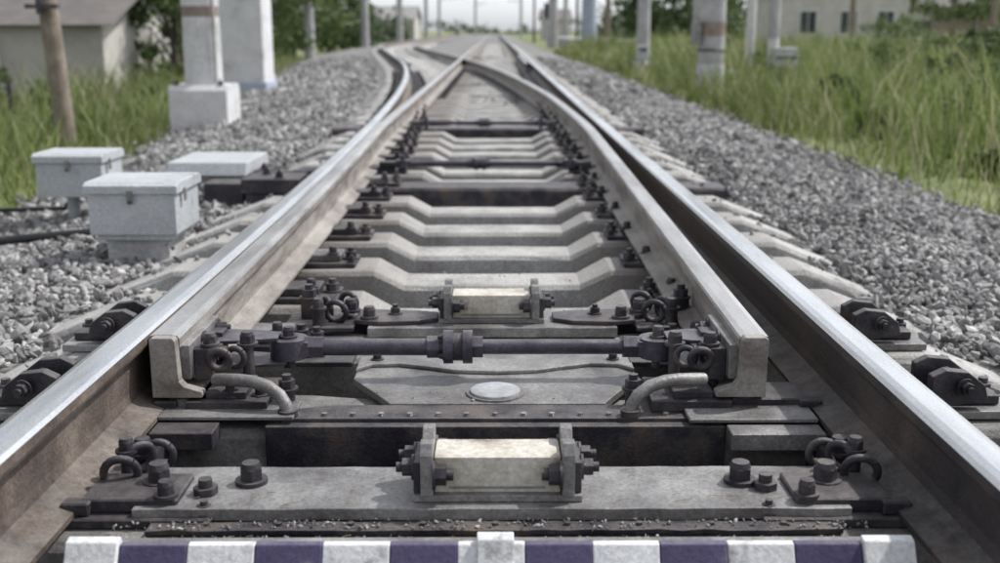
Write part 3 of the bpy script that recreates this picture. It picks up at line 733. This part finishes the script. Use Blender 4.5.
mb=MB(); mb.box(-4.98,-4.12,20,20.9,-.8,5,'polew'); mb.box(-5.02,-4.08,19.94,20.96,-.9,-.05,'poleb'); mb.box(-5.0,-4.1,19.98,20.92,5,5.2,'conc'); mb.obj('white_pillar',.02,2)
mb=pole(-4.15,10.8,-.75,.095,7,'wood',lean=-.055,r2=.08)
mb.box(-4.4,-4.1,10.62,10.7,1.05,1.09,'steel'); mb.cyl((-4.28,10.66,1.0),(-4.28,10.66,1.25),.03,'steel',10)
mb.obj('wooden_pole')
mb=pole(3.95,20.5,-.4,.25,8,'poleg',None,bands=((-.1,.25,'polew'),(.75,1.0,'brown')))
mb.ring((3.95,20.5,.5),.245,.02,(0,0,1),'steel',n=24); mb.box(3.6,3.72,20.3,20.7,.6,1.0,'plate'); mb.obj('concrete_mast')
pole(5.2,21,-.45,.11,7,'poleg',None,bands=((.4,.7,'polew'),)).obj('thin_mast')
pole(5.45,24,-.45,.10,6,'polew').obj('thin_mast')
pole(4.9,26,-.45,.06,6,'poleg').obj('thin_mast')
pole(4.15,31.5,-.4,.19,8,'poleg',(.5,.4)).obj('concrete_mast')
pole(5.0,60,-.4,.42,9,'poleb',(1.0,.5)).obj('concrete_mast')
pole(4.0,78,-.4,.35,9,'poleg').obj('concrete_mast')
pole(-7.4,45,-.7,.22,8,'poleg',(.6,.4)).obj('concrete_mast')
pole(-7.6,66,-.7,.25,8,'poleg',(.6,.4)).obj('concrete_mast')
pole(-8.4,100,-.7,.3,8,'poleg').obj('concrete_mast')
for x_,y_,k_ in ((-8.2,135,'poleg'),(-8.6,175,'poleg'),(7.2,115,'poleg'),(7.6,150,'wood'),(4.4,190,'poleg'),(-3.6,210,'poleg'),(9.5,95,'wood'),(12.5,70,'poleg'),(3.9,112,'steel'),(6.4,88,'steel')):
    m_=pole(x_,y_,-.5,.26 if k_!='steel' else .12,9,k_)
    m_.cyl((x_,y_,5.5),(x_*.45,y_,5.8),.05,'steel',8); m_.obj('catenary_mast')
mb=MB()
for x_ in (-3.2,.0,-5.1):
    mb.tube([(x_,30,6.0),(x_,120,5.6),(x_,250,5.9)],.012,'steel',5)
mb.obj('overhead_wire')
# distant signal heads and low station structures down the line
for x_,y_ in ((4.6,100),(-9.8,118)):
    mb=MB(); mb.cyl((x_,y_,-.5),(x_,y_,3.2),.09,'poleg',10); mb.box(x_-.25,x_+.25,y_-.15,y_+.1,1.9,3.2,'steel'); 
    for z_ in (2.2,2.6,3.0): mb.cyl((x_,y_-.3,z_),(x_,y_-.16,z_),.11,'rubber',12)
    mb.obj('track_signal')
pole(19.0,60,-.5,.16,8,'wood').obj('wooden_pole')
pole(26.5,60,-.5,.2,8,'wood').obj('wooden_pole')
mb=MB(); mb.cyl((3.55,27,-.35),(3.55,27,.15),.05,'poleg',12); mb.box(3.42,3.68,26.9,27.1,.15,.5,'boxp'); mb.box(3.47,3.63,26.82,26.898,.38,.44,'steel'); mb.obj('dwarf_signal',.01,1)
mb=MB(); mb.box(4.3,4.75,22,22.4,-.45,.0,'boxp'); mb.prismx([(21.96,0),(22.44,0),(22.4,.08),(22.0,.08)],4.26,4.79,'boxp'); mb.box(4.5,4.54,21.97,21.998,-.3,-.1,'steel'); mb.obj('relay_cabinet',.01,1)
mb=MB(); mb.box(5.05,5.45,20.2,20.6,.2,.55,'boxp'); mb.box(5.05,5.45,20.17,20.199,.35,.39,'steel'); mb.cyl((5.2,20.4,-.5),(5.2,20.4,.2),.06,'poleg',10); mb.obj('relay_cabinet',.01,1)

# ------------------------------------------------------------ houses
def house(x0,x1,y0,y1,z0,ze,zr,wall,roof,wins,ov=.35,axis='x'):
    mb=MB()
    mb.box(x0,x1,y0,y1,z0,ze,wall)
    if axis=='x':
        ym=(y0+y1)/2
        mb.prismx([(y0-ov,ze+.003),(y0-ov,ze+.01),(ym,zr+.1),(y1+ov,ze+.01),(y1+ov,ze+.003),(ym,zr)],x0-ov,x1+ov,roof)
        mb.prismx([(y0+.01,ze+.004),(y1-.01,ze+.004),(ym,zr-.05)],x0+.02,x1-.02,wall)
    else:
        xm=(x0+x1)/2
        mb.prismy([(x0-ov,ze+.003),(xm,zr),(x1+ov,ze+.003),(x1+ov,ze+.08),(xm,zr+.12),(x0-ov,ze+.08)],y0-ov,y1+ov,roof)
        mb.prismy([(x0+.01,ze+.004),(x1-.01,ze+.004),(xm,zr-.05)],y0+.02,y1-.02,wall)
    for (a,b,c,d) in wins:
        mb.box(a-.08,b+.08,y0-.03,y0-.002,c-.08,d+.08,'white'); mb.box(a,b,y0-.045,y0-.031,c,d,'glass')
        mb.box((a+b)/2-.02,(a+b)/2+.02,y0-.06,y0-.046,c,d,'white')
    mb.box(x0-.05,x1+.05,y0-.08,y0-.001,z0,z0+.3,'conc')
    return mb
mb=house(-13.5,-8.0,23,29,-1.3,.95,2.0,'wall','roof',[(-10.9,-10.2,-.3,.5),(-12.8,-12.1,-.3,.5)])
mb.obj('small_house')
mb=house(-22,-14.5,24,31,-1.3,1.3,2.9,'wall','roofg',[(-17.5,-16.5,-.3,.7)]); mb.obj('small_house')
mb=house(16.2,23.4,64,72,-.6,2.9,4.6,'wallw','roofg',[(17.3,18.2,.7,1.9),(19.6,20.5,.7,1.9),(21.7,22.6,.7,1.9)],axis='y'); mb.obj('plastered_house')
mb=house(27,36,85,93,-.6,2.6,4.4,'wall','roof',[(28.5,29.8,.4,1.6),(31.5,32.8,.4,1.6)]); mb.obj('plastered_house')
mb=house(6.5,10,150,160,-.6,2.2,3.6,'wallw','roof',[(7.2,8.2,.4,1.5)]); mb.obj('plastered_house')
mb=house(-17,-10,140,150,-.6,2.2,3.8,'wall','roofg',[(-15,-14,.4,1.5),(-12.5,-11.5,.4,1.5)]); mb.obj('plastered_house')
def fence(name,x0,x1,y,z0,h,gap=.16,k='wood',slope=0):
    mb=MB(); x=x0
    while x<x1:
        mb.box(x,x+gap*.7,y+slope*(x-x0),y+slope*(x-x0)+.03,z0,z0+h*random.uniform(.96,1.03),k); x+=gap
    mb.box(x0,x1,y+.032,y+.09,z0+h*.25,z0+h*.33,k); mb.box(x0,x1,y+.032,y+.09,z0+h*.75,z0+h*.83,k)
    x=x0
    while x<x1: mb.box(x,x+.12,y+.092,y+.2,z0-.2,z0+h*1.1,k); x+=2.5
    mb.obj(name)
fence('wooden_fence',23.6,44,61,-.5,1.9,.3)
fence('wooden_fence',-13,-6.3,19.5,-1.3,.9,.2)
mb=MB()
for x in np.arange(-10.5,-5.4,.9): mb.cyl((x,15+.2*x,-1.2),(x,15+.2*x,.25),.03,'steel',8)
for z_ in (-.1,.15): mb.tube([(-10.5,12.9,z_),(-6,13.8,z_)],.01,'steel',6)
mb.obj('wire_fence')
mb=MB(); mb.box(5.5,9,70,110,-.5,.25,'conc'); mb.obj('platform')

# ------------------------------------------------------------ light, sky, camera
el=math.radians(52); az=math.radians(66)
v=Vector((math.sin(az)*math.cos(el),math.cos(az)*math.cos(el),math.sin(el)))
ld=bpy.data.lights.new('sun','SUN'); ld.energy=4.3; ld.angle=math.radians(1.5); ld.color=(1,.98,.95)
lo=bpy.data.objects.new('sun',ld); lo.rotation_euler=v.to_track_quat('Z','Y').to_euler(); S.collection.objects.link(lo)
w=bpy.data.worlds.new('World'); S.world=w; w.use_nodes=True; nt=w.node_tree; bg=nt.nodes['Background']
sk=nt.nodes.new('ShaderNodeTexSky'); sk.sky_type='NISHITA'; sk.sun_disc=False; sk.sun_elevation=el; sk.sun_rotation=az; sk.dust_density=1.2; sk.air_density=1.0; sk.ozone_density=1.5
hs=nt.nodes.new('ShaderNodeHueSaturation'); hs.inputs['Saturation'].default_value=.12; hs.inputs['Value'].default_value=1.45
tn=nt.nodes.new('ShaderNodeMix'); tn.data_type='RGBA'; tn.blend_type='MULTIPLY'; tn.inputs[0].default_value=1; tn.inputs[7].default_value=(.97,1.0,1.06,1)
nt.links.new(sk.outputs[0],hs.inputs['Color']); nt.links.new(hs.outputs[0],tn.inputs[6]); nt.links.new(tn.outputs[2],bg.inputs[0]); bg.inputs[1].default_value=.15
cd=bpy.data.cameras.new('cam'); cd.lens=39.6; cd.sensor_width=36; cd.clip_end=5000; cd.clip_start=.05
cd.dof.use_dof=True; cd.dof.focus_distance=2.4; cd.dof.aperture_fstop=3.2
co=bpy.data.objects.new('cam',cd); co.location=(0,0,.85); co.rotation_euler=(math.radians(90-12.87),0,math.radians(-.26)); S.collection.objects.link(co); S.camera=co
